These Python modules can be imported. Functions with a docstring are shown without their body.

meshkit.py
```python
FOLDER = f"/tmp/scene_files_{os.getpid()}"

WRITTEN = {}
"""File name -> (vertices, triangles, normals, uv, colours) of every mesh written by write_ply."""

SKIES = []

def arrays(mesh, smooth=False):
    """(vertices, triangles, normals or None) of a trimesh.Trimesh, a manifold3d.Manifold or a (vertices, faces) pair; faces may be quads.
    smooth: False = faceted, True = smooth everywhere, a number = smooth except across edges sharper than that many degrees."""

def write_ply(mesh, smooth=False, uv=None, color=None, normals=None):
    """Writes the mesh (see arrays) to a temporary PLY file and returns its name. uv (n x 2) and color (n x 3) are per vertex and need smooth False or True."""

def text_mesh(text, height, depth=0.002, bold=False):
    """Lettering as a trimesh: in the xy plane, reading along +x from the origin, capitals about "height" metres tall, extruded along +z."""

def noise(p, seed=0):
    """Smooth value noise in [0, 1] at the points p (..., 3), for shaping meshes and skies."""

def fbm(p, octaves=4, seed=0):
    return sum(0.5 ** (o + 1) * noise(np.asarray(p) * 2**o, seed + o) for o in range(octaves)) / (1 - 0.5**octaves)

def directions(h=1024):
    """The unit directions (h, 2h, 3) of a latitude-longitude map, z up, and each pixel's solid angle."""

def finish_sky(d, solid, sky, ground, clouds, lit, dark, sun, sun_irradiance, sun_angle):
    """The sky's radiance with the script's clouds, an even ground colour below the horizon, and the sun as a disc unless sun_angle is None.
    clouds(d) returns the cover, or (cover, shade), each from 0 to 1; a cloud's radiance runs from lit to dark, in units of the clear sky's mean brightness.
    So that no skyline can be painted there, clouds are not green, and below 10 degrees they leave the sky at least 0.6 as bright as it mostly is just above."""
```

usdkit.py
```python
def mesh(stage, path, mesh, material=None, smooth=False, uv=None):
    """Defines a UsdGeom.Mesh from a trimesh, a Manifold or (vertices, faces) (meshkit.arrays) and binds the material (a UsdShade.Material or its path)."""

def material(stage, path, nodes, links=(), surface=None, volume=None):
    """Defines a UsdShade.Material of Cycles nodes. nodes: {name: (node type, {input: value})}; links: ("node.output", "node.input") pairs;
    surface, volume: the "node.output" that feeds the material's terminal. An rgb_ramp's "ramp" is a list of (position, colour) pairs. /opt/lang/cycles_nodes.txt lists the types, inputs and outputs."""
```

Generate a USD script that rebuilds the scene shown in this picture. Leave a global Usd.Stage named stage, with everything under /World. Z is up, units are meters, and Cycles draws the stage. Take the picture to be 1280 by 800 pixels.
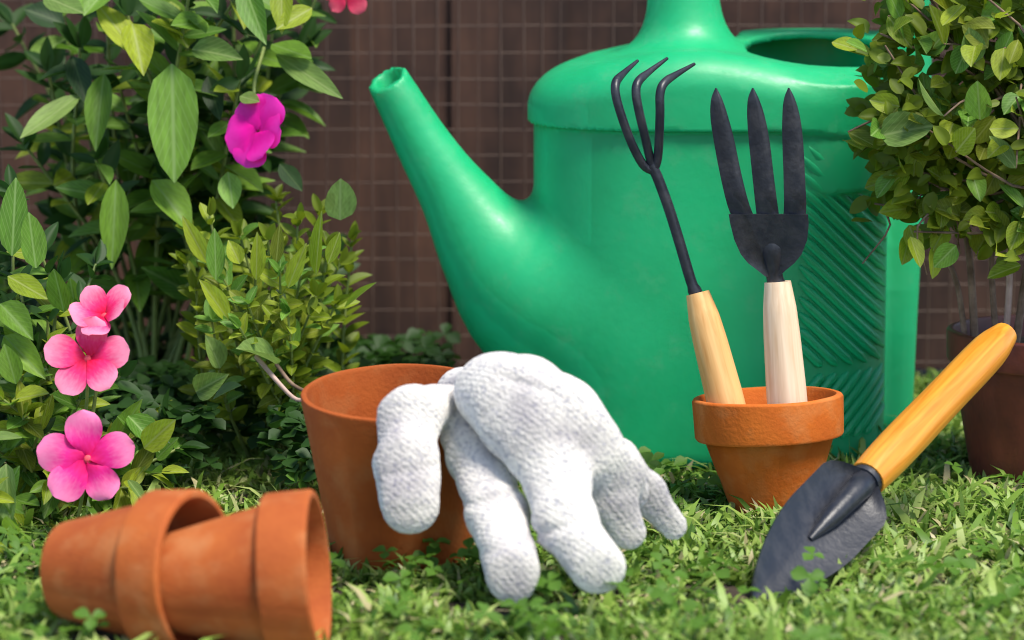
import math, random
import numpy as np, trimesh, usdkit, meshkit
from pxr import Usd, UsdGeom, UsdLux, UsdShade, Gf, Vt, Sdf

stage = Usd.Stage.CreateInMemory()
UsdGeom.Xform.Define(stage, '/World')
rng = np.random.default_rng(7)
random.seed(7)

# ---------------------------------------------------------------- camera
EYE_Z, PITCH, FPX = 0.42, math.radians(8.5), 3700.0      # eye height (m), tilt down, focal length for a 1280 px wide picture
cam = UsdGeom.Camera.Define(stage, '/World/camera')
cam.CreateHorizontalApertureAttr(36.0)
cam.CreateVerticalApertureAttr(22.5)
cam.CreateFocalLengthAttr(FPX / 1280 * 36.0)
cam.CreateClippingRangeAttr(Gf.Vec2f(0.05, 1000))
cam.CreateFStopAttr(6.3)
cam.CreateFocusDistanceAttr(1.96)
cam.CreateExposureAttr(0.90)
xf = UsdGeom.Xformable(cam.GetPrim())
xf.AddTranslateOp().Set(Gf.Vec3d(0, 0, EYE_Z))
xf.AddRotateXOp().Set(90 - math.degrees(PITCH))

# ---------------------------------------------------------------- sky and sun
SUN = np.array([0.34, -0.36, 0.92]); SUN /= np.linalg.norm(SUN)
sky_mat = usdkit.material(stage, '/World/Looks/sky', {
    's': ('sky_texture', {'sky_type': 'single_scattering', 'sun_disc': False, 'sun_elevation': math.asin(SUN[2]),
                          'sun_rotation': math.atan2(SUN[0], SUN[1])}),
    'b': ('background_shader', {'strength': 0.125})}, [('s.color', 'b.color')], surface='b.background')
sky = UsdLux.DomeLight.Define(stage, '/World/sky')
UsdShade.MaterialBindingAPI.Apply(sky.GetPrim()).Bind(sky_mat)
sky.GetPrim().SetCustomDataByKey('kind', 'structure')
sun = UsdLux.DistantLight.Define(stage, '/World/sun')
sun.CreateIntensityAttr(0.80); sun.CreateAngleAttr(16.0); sun.CreateColorAttr(Gf.Vec3f(1.0, 0.94, 0.84))
sun.CreateNormalizeAttr(True)
q = Gf.Rotation(Gf.Vec3d(0, 0, 1), Gf.Vec3d(*SUN.tolist()))
UsdGeom.Xformable(sun.GetPrim()).AddTransformOp().Set(Gf.Matrix4d().SetRotate(q))

# ---------------------------------------------------------------- helpers
def at(u, v, y):
    """the point of the place that a pixel of the photograph shows, y metres ahead of the camera"""
    c, s = math.cos(PITCH), math.sin(PITCH)
    a, b = (u - 640) / FPX, (v - 400) / FPX
    d = np.array([a, c - b * s, -s - b * c])
    return np.array([0, 0, EYE_Z]) + d * (y / d[1])

def px(n, y):
    return n * y * 1.03 / FPX

used = {}
def numbered(parent, name):
    k = used.get((parent, name), -1) + 1
    used[(parent, name)] = k
    return f'{parent}/{name}' + (f'_{k:03d}' if k else '')

def data(prim, **kw):
    for k, v in kw.items():
        if v:
            prim.SetCustomDataByKey(k, v)

def thing(name, label, category, loc=(0, 0, 0), group=None, M=None):
    x = UsdGeom.Xform.Define(stage, numbered('/World', name))
    if M is not None:
        x.AddTransformOp().Set(M)
    else:
        x.AddTranslateOp().Set(Gf.Vec3d(*map(float, loc)))
    data(x.GetPrim(), label=label, category=category, group=group)
    return str(x.GetPath())

def matrix(X, Y, Z, T):
    return Gf.Matrix4d(*[float(a) for row in ((*X, 0), (*Y, 0), (*Z, 0), (*T, 1)) for a in row])

def put(parent, name, mesh, mat, smooth=40, origin=None, M=None, normals=None, colors=None, **kw):
    """one Mesh prim. origin: vertices are given in the world and the parent stands there"""
    path = numbered(parent, name)
    v, f, n = meshkit.arrays(mesh, smooth) if normals is None else (*mesh, normals)
    v = np.asarray(v, float)
    if origin is not None:
        v = v - np.asarray(origin)
    m = UsdGeom.Mesh.Define(stage, path)
    m.CreatePointsAttr(Vt.Vec3fArray.FromNumpy(np.ascontiguousarray(v, np.float32)))
    m.CreateFaceVertexCountsAttr(Vt.IntArray.FromNumpy(np.full(len(f), 3, np.int32)))
    m.CreateFaceVertexIndicesAttr(Vt.IntArray.FromNumpy(np.ascontiguousarray(f, np.int32).ravel()))
    m.CreateSubdivisionSchemeAttr('none')
    if n is not None:
        m.CreateNormalsAttr(Vt.Vec3fArray.FromNumpy(np.ascontiguousarray(n, np.float32)))
        m.SetNormalsInterpolation('vertex')
    if colors is not None:
        UsdGeom.PrimvarsAPI(m).CreatePrimvar('tone', Sdf.ValueTypeNames.Color3fArray, 'vertex').Set(Vt.Vec3fArray.FromNumpy(np.ascontiguousarray(colors, np.float32)))
    if M is not None:
        m.AddTransformOp().Set(M)
    UsdShade.MaterialBindingAPI.Apply(m.GetPrim()).Bind(mat)
    data(m.GetPrim(), **kw)
    return m

def unit(v):
    v = np.asarray(v, float)
    return v / max(np.linalg.norm(v), 1e-12)

def spline(pts, n):
    """Catmull-Rom through rows of any width"""
    P = np.asarray(pts, float)
    P = np.vstack([2 * P[0] - P[1], P, 2 * P[-1] - P[-2]])
    t = np.linspace(0, len(P) - 3 - 1e-9, n)
    i = t.astype(int); t = (t - i)[:, None]
    a, b, c, d = P[i], P[i + 1], P[i + 2], P[i + 3]
    return 0.5 * (2 * b + (c - a) * t + (2 * a - 5 * b + 4 * c - d) * t**2 + (3 * b - a - 3 * c + d) * t**3)

def tube(path, radii, sides=8, flat=1.0, side_dir=None):
    """closed tube along a path; flat < 1 squeezes it across side_dir"""
    P = np.asarray(path, float); n = len(P)
    R = np.broadcast_to(np.asarray(radii, float), n)
    T = np.gradient(P, axis=0); T /= np.linalg.norm(T, axis=1, keepdims=True) + 1e-12
    ref = np.array(side_dir if side_dir is not None else ([0, 1, 0] if abs(T[0][1]) < 0.9 else [1, 0, 0]), float)
    V = []
    for p, t, r in zip(P, T, R):
        s = unit(ref - t * (ref @ t)); ref = s
        w = np.cross(t, s)
        for k in range(sides):
            a = 2 * math.pi * k / sides
            V.append(p + r * (math.cos(a) * w + flat * math.sin(a) * s))
    F = []
    for i in range(n - 1):
        for k in range(sides):
            a, b = i * sides + k, i * sides + (k + 1) % sides
            F += [[a, b, b + sides], [a, b + sides, a + sides]]
    V += [P[0], P[-1]]
    for k in range(sides):
        F.append([len(V) - 2, (k + 1) % sides, k])
        F.append([len(V) - 1, (n - 1) * sides + k, (n - 1) * sides + (k + 1) % sides])
    m = trimesh.Trimesh(V, F, process=False)
    if m.volume < 0:
        m.invert()
    return m

def lathe(profile, sides=72):
    """closed solid of revolution from (r, z) points, listed as one loop from the axis round to the axis"""
    n = len(profile); V, F = [], []
    for k in range(sides):
        a = 2 * math.pi * k / sides
        for r, z in profile:
            V.append([r * math.cos(a), r * math.sin(a), z])
    for k in range(sides):
        j = (k + 1) % sides
        for i in range(n - 1):
            F += [[k * n + i, j * n + i, j * n + i + 1], [k * n + i, j * n + i + 1, k * n + i + 1]]
    m = trimesh.Trimesh(V, F, process=True)
    m.update_faces(m.nondegenerate_faces())
    if m.volume < 0:
        m.invert()
    return m

def smin(a, b, k):
    h = np.clip(0.5 + 0.5 * (b - a) / k, 0, 1)
    return b * (1 - h) + a * h - k * h * (1 - h)

def cone_d(p, a, b, ra, rb):
    """distance to the hull of two balls"""
    a, b = np.asarray(a), np.asarray(b)
    ba = b - a; l2 = ba @ ba; rr = ra - rb; a2 = max(l2 - rr * rr, 1e-12)
    pa = p - a; y = pa @ ba; z = y - l2
    x2 = ((pa * l2 - np.outer(y, ba))**2).sum(1); y2 = y * y * l2; z2 = z * z * l2
    k = np.sign(rr) * rr * rr * x2
    mid = (np.sqrt(x2 * a2 / l2) + y * rr) / l2 - ra
    return np.where(np.sign(z) * a2 * z2 > k, np.sqrt(x2 + z2) / l2 - rb, np.where(np.sign(y) * a2 * y2 < k, np.sqrt(x2 + y2) / l2 - ra, mid))

def chain_d(p, pts, k=0.004):
    d = None
    for (a, ra), (b, rb) in zip(pts[:-1], pts[1:]):
        e = cone_d(p, a, b, ra, rb)
        d = e if d is None else smin(d, e, k)
    return d

def isosurface(fn, lo, hi, h):
    """naive surface nets of fn = 0, vertices pulled onto the surface, normals from the gradient"""
    ax = [np.arange(l, u + h, h) for l, u in zip(lo, hi)]
    g = np.stack(np.meshgrid(*ax, indexing='ij'), -1)
    sh = g.shape[:3]
    st = 3                                             # first every third point, then the points near the surface
    co = fn(g[::st, ::st, ::st].reshape(-1, 3)).reshape([len(range(0, n, st)) for n in sh])
    d = co[np.ix_(*[np.minimum((np.arange(n) + 1) // st, c - 1) for n, c in zip(sh, co.shape)])].copy()
    near = np.abs(d) < 5.2 * h
    p = g[near]
    d[near] = np.concatenate([fn(c) for c in np.array_split(p, max(1, len(p) // 60000))])
    ins = d < 0
    cs = tuple(s - 1 for s in sh)
    acc, cnt = np.zeros((*cs, 3)), np.zeros(cs)
    corner = lambda A, o: A[o[0]:o[0] + cs[0], o[1]:o[1] + cs[1], o[2]:o[2] + cs[2]]
    for axis in range(3):
        oth = [i for i in range(3) if i != axis]
        for s in range(4):
            o = [0, 0, 0]; o[oth[0]], o[oth[1]] = s & 1, s >> 1
            e = list(o); e[axis] = 1
            da, db = corner(d, o), corner(d, e)
            x = corner(ins, o) != corner(ins, e)
            t = np.where(x, da / np.where(x, da - db, 1), 0)
            pos = np.array(o, float) + t[..., None] * (np.array(e) - np.array(o))
            acc += np.where(x[..., None], pos, 0); cnt += x
    on = cnt > 0
    idx = np.full(cs, -1); idx[on] = np.arange(on.sum())
    ijk = np.argwhere(on)
    V = np.array(lo) + h * (ijk + acc[on] / cnt[on][:, None])
    F = []
    for axis in range(3):
        oth = [(axis + 1) % 3, (axis + 2) % 3]
        a = [slice(None)] * 3; b = [slice(None)] * 3
        a[axis], b[axis] = slice(0, -1), slice(1, None)
        x = np.argwhere(ins[tuple(a)] != ins[tuple(b)])
        x = x[(x[:, oth[0]] > 0) & (x[:, oth[1]] > 0) & (x[:, oth[0]] < sh[oth[0]] - 1) & (x[:, oth[1]] < sh[oth[1]] - 1)]
        c = [x.copy() for _ in range(4)]
        c[1][:, oth[0]] -= 1; c[2][:, oth[0]] -= 1; c[2][:, oth[1]] -= 1; c[3][:, oth[1]] -= 1
        quad = np.stack([idx[tuple(k.T)] for k in c], 1)
        flip = ~ins[tuple(x.T)]
        quad[flip] = quad[flip][:, ::-1]
        F += [quad[:, [0, 1, 2]], quad[:, [0, 2, 3]]]
    F = np.vstack(F)
    def grad(p, e=h * 0.25):
        T4 = np.array([(1, -1, -1), (-1, -1, 1), (-1, 1, -1), (1, 1, 1)], float)
        return sum(t * fn(p + e * t)[:, None] for t in T4) / (4 * e)
    for _ in range(2):
        G = grad(V)
        step = fn(V)[:, None] * G / np.maximum((G**2).sum(1, keepdims=True), 1e-6)
        V = V - np.clip(step, -0.4 * h, 0.4 * h)
    m = trimesh.Trimesh(V, F, process=False)
    if m.volume < 0:
        F = F[:, ::-1]
    _, _, N = meshkit.arrays((V, F), True)
    return V, F, N

# ---------------------------------------------------------------- materials
def mat(name, nodes, links, surface='p.BSDF'):
    return usdkit.material(stage, f'/World/Looks/{name}', nodes, links, surface=surface)

def mottled(name, a, b, scale, rough=0.6, bump=0.0, bump_scale=300, extra=None, ramp=(0.35, 0.65), **kw):
    """two tones mixed by noise, and a fine bump"""
    nodes = {'tc': ('texture_coordinate', {}),
             'n': ('noise_texture', {'scale': scale, 'detail': 5.0, 'roughness': 0.6}),
             'r': ('rgb_ramp', {'ramp': [(ramp[0], a), (ramp[1], b)]}),
             'p': ('principled_bsdf', {'roughness': rough, **kw})}
    links = [('tc.object', 'n.vector'), ('n.fac', 'r.fac'), ('r.color', 'p.base_color')]
    if bump:
        nodes['n2'] = ('noise_texture', {'scale': bump_scale, 'detail': 3.0})
        nodes['bu'] = ('bump', {'strength': bump, 'distance': 0.001})
        links += [('tc.object', 'n2.vector'), ('n2.fac', 'bu.height'), ('bu.normal', 'p.normal')]
    return mat(name, nodes, links)

GREEN = mat('green_plastic', {
    'tc': ('texture_coordinate', {}), 'n': ('noise_texture', {'scale': 11.0, 'detail': 6.0, 'roughness': 0.6}),
    'r': ('rgb_ramp', {'ramp': [(0.32, (0.002, 0.310, 0.108)), (0.66, (0.005, 0.375, 0.140))]}),
    'd': ('noise_texture', {'scale': 38.0, 'detail': 8.0, 'roughness': 0.75}), 'dr': ('rgb_ramp', {'ramp': [(0.54, (0, 0, 0)), (0.74, (0.20, 0.20, 0.20))]}),
    'mx': ('mix_color', {'b': (0.16, 0.34, 0.20)}), 'rr': ('map_range', {'from_min': 0.35, 'from_max': 0.65, 'to_min': 0.40, 'to_max': 0.58}),
    'n2': ('noise_texture', {'scale': 170.0, 'detail': 3.0}), 'bu': ('bump', {'strength': 0.14, 'distance': 0.001}),
    'p': ('principled_bsdf', {'subsurface_weight': 0.12, 'subsurface_scale': 0.01})},
    [('tc.object', 'n.vector'), ('tc.object', 'd.vector'), ('tc.object', 'n2.vector'), ('n.fac', 'r.fac'), ('d.fac', 'dr.fac'), ('dr.color', 'mx.fac'), ('r.color', 'mx.a'),
     ('mx.result', 'p.base_color'), ('d.fac', 'rr.value'), ('rr.result', 'p.roughness'), ('n2.fac', 'bu.height'), ('bu.normal', 'p.normal')])
RIB = mottled('green_plastic_rib', (0.002, 0.310, 0.108), (0.005, 0.37, 0.138), 14, rough=0.45)

def terracotta(name, a, b, pale, sc=22):
    return mat(name, {
        'tc': ('texture_coordinate', {}),
        'n': ('noise_texture', {'scale': sc, 'detail': 6.0, 'roughness': 0.62}),
        'r': ('rgb_ramp', {'ramp': [(0.3, a), (0.7, b)]}),
        'm': ('noise_texture', {'scale': sc * 2.3, 'detail': 4.0}),
        'mr': ('rgb_ramp', {'ramp': [(0.50, (0, 0, 0)), (0.72, (0.6, 0.6, 0.6))]}),
        'mx': ('mix_color', {'b': pale}),
        'g': ('noise_texture', {'scale': 420.0, 'detail': 3.0}),
        'bu': ('bump', {'strength': 0.38, 'distance': 0.001}),
        'p': ('principled_bsdf', {'roughness': 0.82, 'specular_ior_level': 0.3})},
        [('tc.object', 'n.vector'), ('tc.object', 'm.vector'), ('tc.object', 'g.vector'), ('n.fac', 'r.fac'), ('m.fac', 'mr.fac'),
         ('mr.color', 'mx.fac'), ('r.color', 'mx.a'), ('mx.result', 'p.base_color'), ('g.fac', 'bu.height'), ('bu.normal', 'p.normal')])
TERRA = terracotta('terracotta', (0.42, 0.083, 0.006), (0.55, 0.135, 0.012), (0.50, 0.18, 0.05))
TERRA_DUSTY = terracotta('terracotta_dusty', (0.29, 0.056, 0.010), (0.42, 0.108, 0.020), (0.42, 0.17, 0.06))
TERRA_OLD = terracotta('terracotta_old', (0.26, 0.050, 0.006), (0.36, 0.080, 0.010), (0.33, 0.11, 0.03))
DARKPOT = mottled('dark_glazed_clay', (0.060, 0.011, 0.007), (0.13, 0.026, 0.013), 25, rough=0.5, bump=0.2)
SOIL = mottled('soil', (0.020, 0.013, 0.008), (0.055, 0.036, 0.022), 120, rough=0.95, bump=0.8, bump_scale=400)

def wood(name, a, b, rough=0.5, scale=(260, 260, 14)):
    return mat(name, {
        'tc': ('texture_coordinate', {}), 'mp': ('mapping', {'scale': scale}),
        'n': ('noise_texture', {'scale': 1.0, 'detail': 5.0, 'distortion': 0.5}),
        'r': ('rgb_ramp', {'ramp': [(0.3, a), (0.7, b)]}),
        'bu': ('bump', {'strength': 0.12, 'distance': 0.001}),
        'p': ('principled_bsdf', {'roughness': rough})},
        [('tc.object', 'mp.vector'), ('mp.vector', 'n.vector'), ('n.fac', 'r.fac'), ('r.color', 'p.base_color'), ('n.fac', 'bu.height'), ('bu.normal', 'p.normal')])
WOOD_PALE = wood('pale_beech', (0.62, 0.42, 0.26), (0.80, 0.62, 0.44))
WOOD_TAN = wood('tan_beech', (0.56, 0.27, 0.075), (0.74, 0.44, 0.17))
WOOD_VARN = wood('varnished_beech', (0.50, 0.17, 0.012), (0.68, 0.30, 0.035), rough=0.32)
BLACK = mottled('black_painted_steel', (0.010, 0.012, 0.019), (0.036, 0.036, 0.042), 85, rough=0.42, bump=0.3, bump_scale=300, ramp=(0.42, 0.75))
BOARD = mat('weathered_board', {
    'tc': ('texture_coordinate', {}), 'mp': ('mapping', {'scale': (60, 60, 5)}), 'oi': ('object_info', {}), 'ge': ('geometry', {}),
    'n': ('noise_texture', {'scale': 1.0, 'detail': 5.0, 'distortion': 0.5}), 'st': ('noise_texture', {'scale': 7.0, 'detail': 4.0, 'roughness': 0.65}),
    'r': ('rgb_ramp', {'ramp': [(0.3, (0.040, 0.018, 0.012)), (0.7, (0.098, 0.046, 0.030))]}),
    'sr': ('rgb_ramp', {'ramp': [(0.35, (0.45, 0.40, 0.42)), (0.5, (0.9, 0.85, 0.8)), (0.68, (1.35, 1.25, 1.1))]}),
    'ov': ('map_range', {'to_min': 0.65, 'to_max': 1.3}), 'hv': ('hsv', {}), 'mx': ('mix_color', {'blend_type': 'multiply', 'fac': 1.0, 'use_clamp': False}),
    'bu': ('bump', {'strength': 0.3, 'distance': 0.001}), 'p': ('principled_bsdf', {'roughness': 0.85})},
    [('tc.object', 'mp.vector'), ('mp.vector', 'n.vector'), ('ge.position', 'st.vector'), ('n.fac', 'r.fac'), ('st.fac', 'sr.fac'), ('r.color', 'mx.a'), ('sr.color', 'mx.b'),
     ('mx.result', 'hv.color'), ('oi.random', 'ov.value'), ('ov.result', 'hv.value'), ('hv.color', 'p.base_color'), ('n.fac', 'bu.height'), ('bu.normal', 'p.normal')])
WIRE = mottled('galvanised_wire', (0.065, 0.038, 0.028), (0.125, 0.078, 0.056), 30, rough=0.5)
KNIT = mat('knitted_cotton', {
    'tc': ('texture_coordinate', {}),
    'n': ('noise_texture', {'scale': 330.0, 'detail': 2.0, 'roughness': 0.75}),
    'r': ('rgb_ramp', {'ramp': [(0.34, (0.40, 0.39, 0.41)), (0.47, (0.62, 0.585, 0.535)), (0.7, (0.71, 0.675, 0.615))]}),
    'n2': ('noise_texture', {'scale': 26.0, 'detail': 3.0}),
    'r2': ('rgb_ramp', {'ramp': [(0.36, (0.66, 0.65, 0.70)), (0.58, (1, 1, 1))]}),
    'mx': ('mix_color', {'blend_type': 'multiply', 'fac': 1.0}),
    'v': ('voronoi_texture', {'scale': 420.0}), 'wv': ('wave_texture', {'wave_type': 'bands', 'bands_direction': 'diagonal', 'scale': 125.0, 'distortion': 3.5, 'detail': 2.0, 'detail_scale': 3.0}),
    'ba': ('math', {'math_type': 'multiply_add', 'value2': 0.36}),
    'bu': ('bump', {'strength': 0.45, 'distance': 0.0010}),
    'p': ('principled_bsdf', {'roughness': 0.92, 'sheen_weight': 0.25, 'specular_ior_level': 0.2})},
    [('tc.object', 'n.vector'), ('tc.object', 'n2.vector'), ('tc.object', 'v.vector'), ('n.fac', 'r.fac'), ('n2.fac', 'r2.fac'), ('r.color', 'mx.a'), ('r2.color', 'mx.b'),
     ('mx.result', 'p.base_color'), ('tc.object', 'wv.vector'), ('wv.fac', 'ba.value1'), ('v.distance', 'ba.value3'), ('ba.value', 'bu.height'), ('bu.normal', 'p.normal')])

def leaf_mat(name, dark, light, vein, rough=0.55, trans=0.45, island=False):
    """leaf: lengthwise midrib and side veins in the leaf's own coordinates; tone varies from leaf to leaf"""
    nodes = {'tc': ('texture_coordinate', {}), 'oi': ('object_info', {}), 'ge': ('geometry', {}),
             'r': ('rgb_ramp', {'ramp': [(0.0, dark), (1.0, light)]}),
             'p': ('principled_bsdf', {'roughness': rough, 'specular_ior_level': 0.4}),
             't': ('translucent_bsdf', {}), 'mc': ('mix_closure', {'fac': trans})}
    links = [('ge.random_per_island' if island else 'oi.random', 'r.fac')]
    if island:
        col = 'r.color'
    else:
        nodes |= {'s': ('separate_xyz', {}), 'ab': ('math', {'math_type': 'absolute'}),
                  'mr': ('map_range', {'from_min': 0.03, 'from_max': 0.10, 'to_min': 0.75, 'to_max': 0.0, 'clamp': True}),
                  'w1': ('math', {'math_type': 'multiply_add', 'value2': -0.55}),
                  'w2': ('math', {'math_type': 'multiply', 'value2': 44.0}), 'w3': ('math', {'math_type': 'sine'}),
                  'w4': ('map_range', {'from_min': 0.75, 'from_max': 1.0, 'to_min': 0.0, 'to_max': 0.35, 'clamp': True}),
                  'mx': ('math', {'math_type': 'maximum'}), 'm': ('mix_color', {'b': vein}),
                  'nn': ('noise_texture', {'scale': 5.0, 'detail': 3.0}), 'hv': ('hsv', {}),
                  'nm': ('map_range', {'from_min': 0.3, 'from_max': 0.7, 'to_min': 0.75, 'to_max': 1.2})}
        links += [('tc.object', 's.vector'), ('s.x', 'ab.value1'), ('ab.value', 'mr.value'), ('ab.value', 'w1.value1'), ('s.y', 'w1.value3'),
                  ('w1.value', 'w2.value1'), ('w2.value', 'w3.value1'), ('w3.value', 'w4.value'), ('mr.result', 'mx.value1'), ('w4.result', 'mx.value2'),
                  ('mx.value', 'm.fac'), ('tc.object', 'nn.vector'), ('nn.fac', 'nm.value'), ('nm.result', 'hv.value'), ('r.color', 'hv.color'), ('hv.color', 'm.a')]
        col = 'm.result'
    links += [(col, 'p.base_color'), (col, 't.color'), ('p.BSDF', 'mc.closure1'), ('t.BSDF', 'mc.closure2')]
    return mat(name, nodes, links, surface='mc.closure')

L_GREEN = leaf_mat('leaf_green', (0.065, 0.17, 0.012), (0.19, 0.34, 0.030), (0.20, 0.33, 0.08))
L_FRESH = leaf_mat('leaf_fresh', (0.10, 0.24, 0.022), (0.20, 0.38, 0.045), (0.30, 0.46, 0.14))
L_YELLOW = leaf_mat('leaf_yellow', (0.22, 0.32, 0.012), (0.42, 0.50, 0.035), (0.44, 0.50, 0.14), trans=0.52)
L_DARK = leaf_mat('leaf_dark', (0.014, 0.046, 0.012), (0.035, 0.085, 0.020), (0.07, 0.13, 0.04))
L_PALE = leaf_mat('leaf_pale', (0.13, 0.23, 0.045), (0.22, 0.33, 0.075), (0.30, 0.40, 0.13))
L_OLIVE = leaf_mat('leaf_olive', (0.16, 0.20, 0.011), (0.31, 0.37, 0.024), (0.36, 0.40, 0.09), trans=0.5)
L_STUFF = leaf_mat('leaf_mass', (0.15, 0.21, 0.010), (0.40, 0.48, 0.032), None, island=True)
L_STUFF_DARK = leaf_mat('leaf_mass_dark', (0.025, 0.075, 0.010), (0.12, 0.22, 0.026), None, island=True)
L_CLOVER = leaf_mat('leaf_clover', (0.10, 0.22, 0.022), (0.27, 0.43, 0.06), None, island=True)
STEM = mottled('green_stem', (0.10, 0.15, 0.030), (0.20, 0.24, 0.06), 60, rough=0.6)
TWIG = mottled('brown_twig', (0.10, 0.06, 0.035), (0.24, 0.16, 0.11), 90, rough=0.8, bump=0.4)
TWIG_PALE = mottled('pale_twig', (0.36, 0.24, 0.19), (0.50, 0.36, 0.30), 90, rough=0.7)
GRASS = mat('grass', {
    'a': ('attribute', {'attribute': 'tone'}), 'p': ('principled_bsdf', {'roughness': 0.45, 'specular_ior_level': 0.4}),
    't': ('translucent_bsdf', {}), 'mc': ('mix_closure', {'fac': 0.32})},
    [('a.color', 'p.base_color'), ('a.color', 't.color'), ('p.BSDF', 'mc.closure1'), ('t.BSDF', 'mc.closure2')], surface='mc.closure')

def petal_mat(name, heart, mid, edge):
    return mat(name, {
        'tc': ('texture_coordinate', {}), 's': ('separate_xyz', {}),
        'n': ('noise_texture', {'scale': 6.0, 'detail': 2.0}), 'ad': ('math', {'math_type': 'multiply_add', 'value2': 0.36}),
        'r': ('rgb_ramp', {'ramp': [(0.26, heart), (0.58, mid), (1.0, edge)]}),
        'p': ('principled_bsdf', {'roughness': 0.55, 'specular_ior_level': 0.25}), 't': ('translucent_bsdf', {}), 'mc': ('mix_closure', {'fac': 0.3})},
        [('tc.object', 's.vector'), ('tc.object', 'n.vector'), ('n.fac', 'ad.value1'), ('s.y', 'ad.value3'), ('ad.value', 'r.fac'),
         ('r.color', 'p.base_color'), ('r.color', 't.color'), ('p.BSDF', 'mc.closure1'), ('t.BSDF', 'mc.closure2')], surface='mc.closure')
P_PINK = petal_mat('pink_petal', (0.74, 0.003, 0.13), (0.84, 0.022, 0.28), (0.90, 0.22, 0.46))
P_CORAL = petal_mat('coral_petal', (0.78, 0.003, 0.06), (0.86, 0.035, 0.20), (0.92, 0.28, 0.44))
P_MAGENTA = petal_mat('magenta_petal', (0.74, 0.003, 0.30), (0.84, 0.005, 0.37), (0.88, 0.03, 0.45))
P_RED = petal_mat('red_petal', (0.55, 0.01, 0.05), (0.66, 0.03, 0.10), (0.70, 0.10, 0.16))
HEART = mottled('flower_heart', (0.55, 0.01, 0.07), (0.75, 0.10, 0.10), 300, rough=0.7)

# ---------------------------------------------------------------- ground
gx = np.concatenate([[-60, -12, -3], np.linspace(-0.9, 0.9, 46), [3, 12, 60]])
gy = np.concatenate([[-60, -6, 0], np.linspace(1.2, 3.0, 46), [6, 20, 80]])
X, Y = np.meshgrid(gx, gy, indexing='ij')
near = np.exp(-((X / 1.2)**2 + ((Y - 2) / 1.2)**2)**2)
Zg = (meshkit.fbm(np.stack([X * 9, Y * 9, X * 0], -1), 3, 3) - 0.5) * 0.010 * near - 0.004
idx = np.arange(X.size).reshape(X.shape)
Q = np.stack([idx[:-1, :-1], idx[1:, :-1], idx[1:, 1:], idx[:-1, 1:]], -1).reshape(-1, 4)
put('/World', 'ground', (np.stack([X, Y, Zg], -1).reshape(-1, 3), Q), SOIL, True, kind='structure', label='dark soil under the grass')

# ---------------------------------------------------------------- fence of boards, and the wire mesh in front of it
FY = 2.52
fence = thing('board_fence', 'weathered brown fence of upright boards behind the plants and the can', 'fence', (0, FY, 0))
x, k = -0.62, 0
while x < 0.62:
    w = 0.086 + 0.010 * rng.random()
    b = trimesh.creation.box([w + 0.012, 0.016, 0.92])
    b = b.subdivide()
    b.vertices[:, 2] += 0.46
    b.vertices[:, 1] += 0.0015 * np.sin(b.vertices[:, 2] * 5 + k)
    put(fence, 'board', b, BOARD, False, M=matrix((1, 0, 0), (0, 1, 0), (0, 0, 1), (x + w / 2, 0.006 * (k % 2) + 0.0004 * rng.standard_normal(), 0.004 * rng.random())))
    x += w + 0.003 + 0.003 * rng.random(); k += 1
for z in (0.12, 0.72):
    r = trimesh.creation.box([1.34, 0.03, 0.06]); r.apply_translation([0, 0.032, z])
    put(fence, 'rail', r, BOARD, False)
for xx in (-0.55, 0.6):
    r = trimesh.creation.box([0.07, 0.07, 0.98]); r.apply_translation([xx, 0.085, 0.48])
    put(fence, 'post', r, BOARD, False)
WY = 2.44
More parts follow.
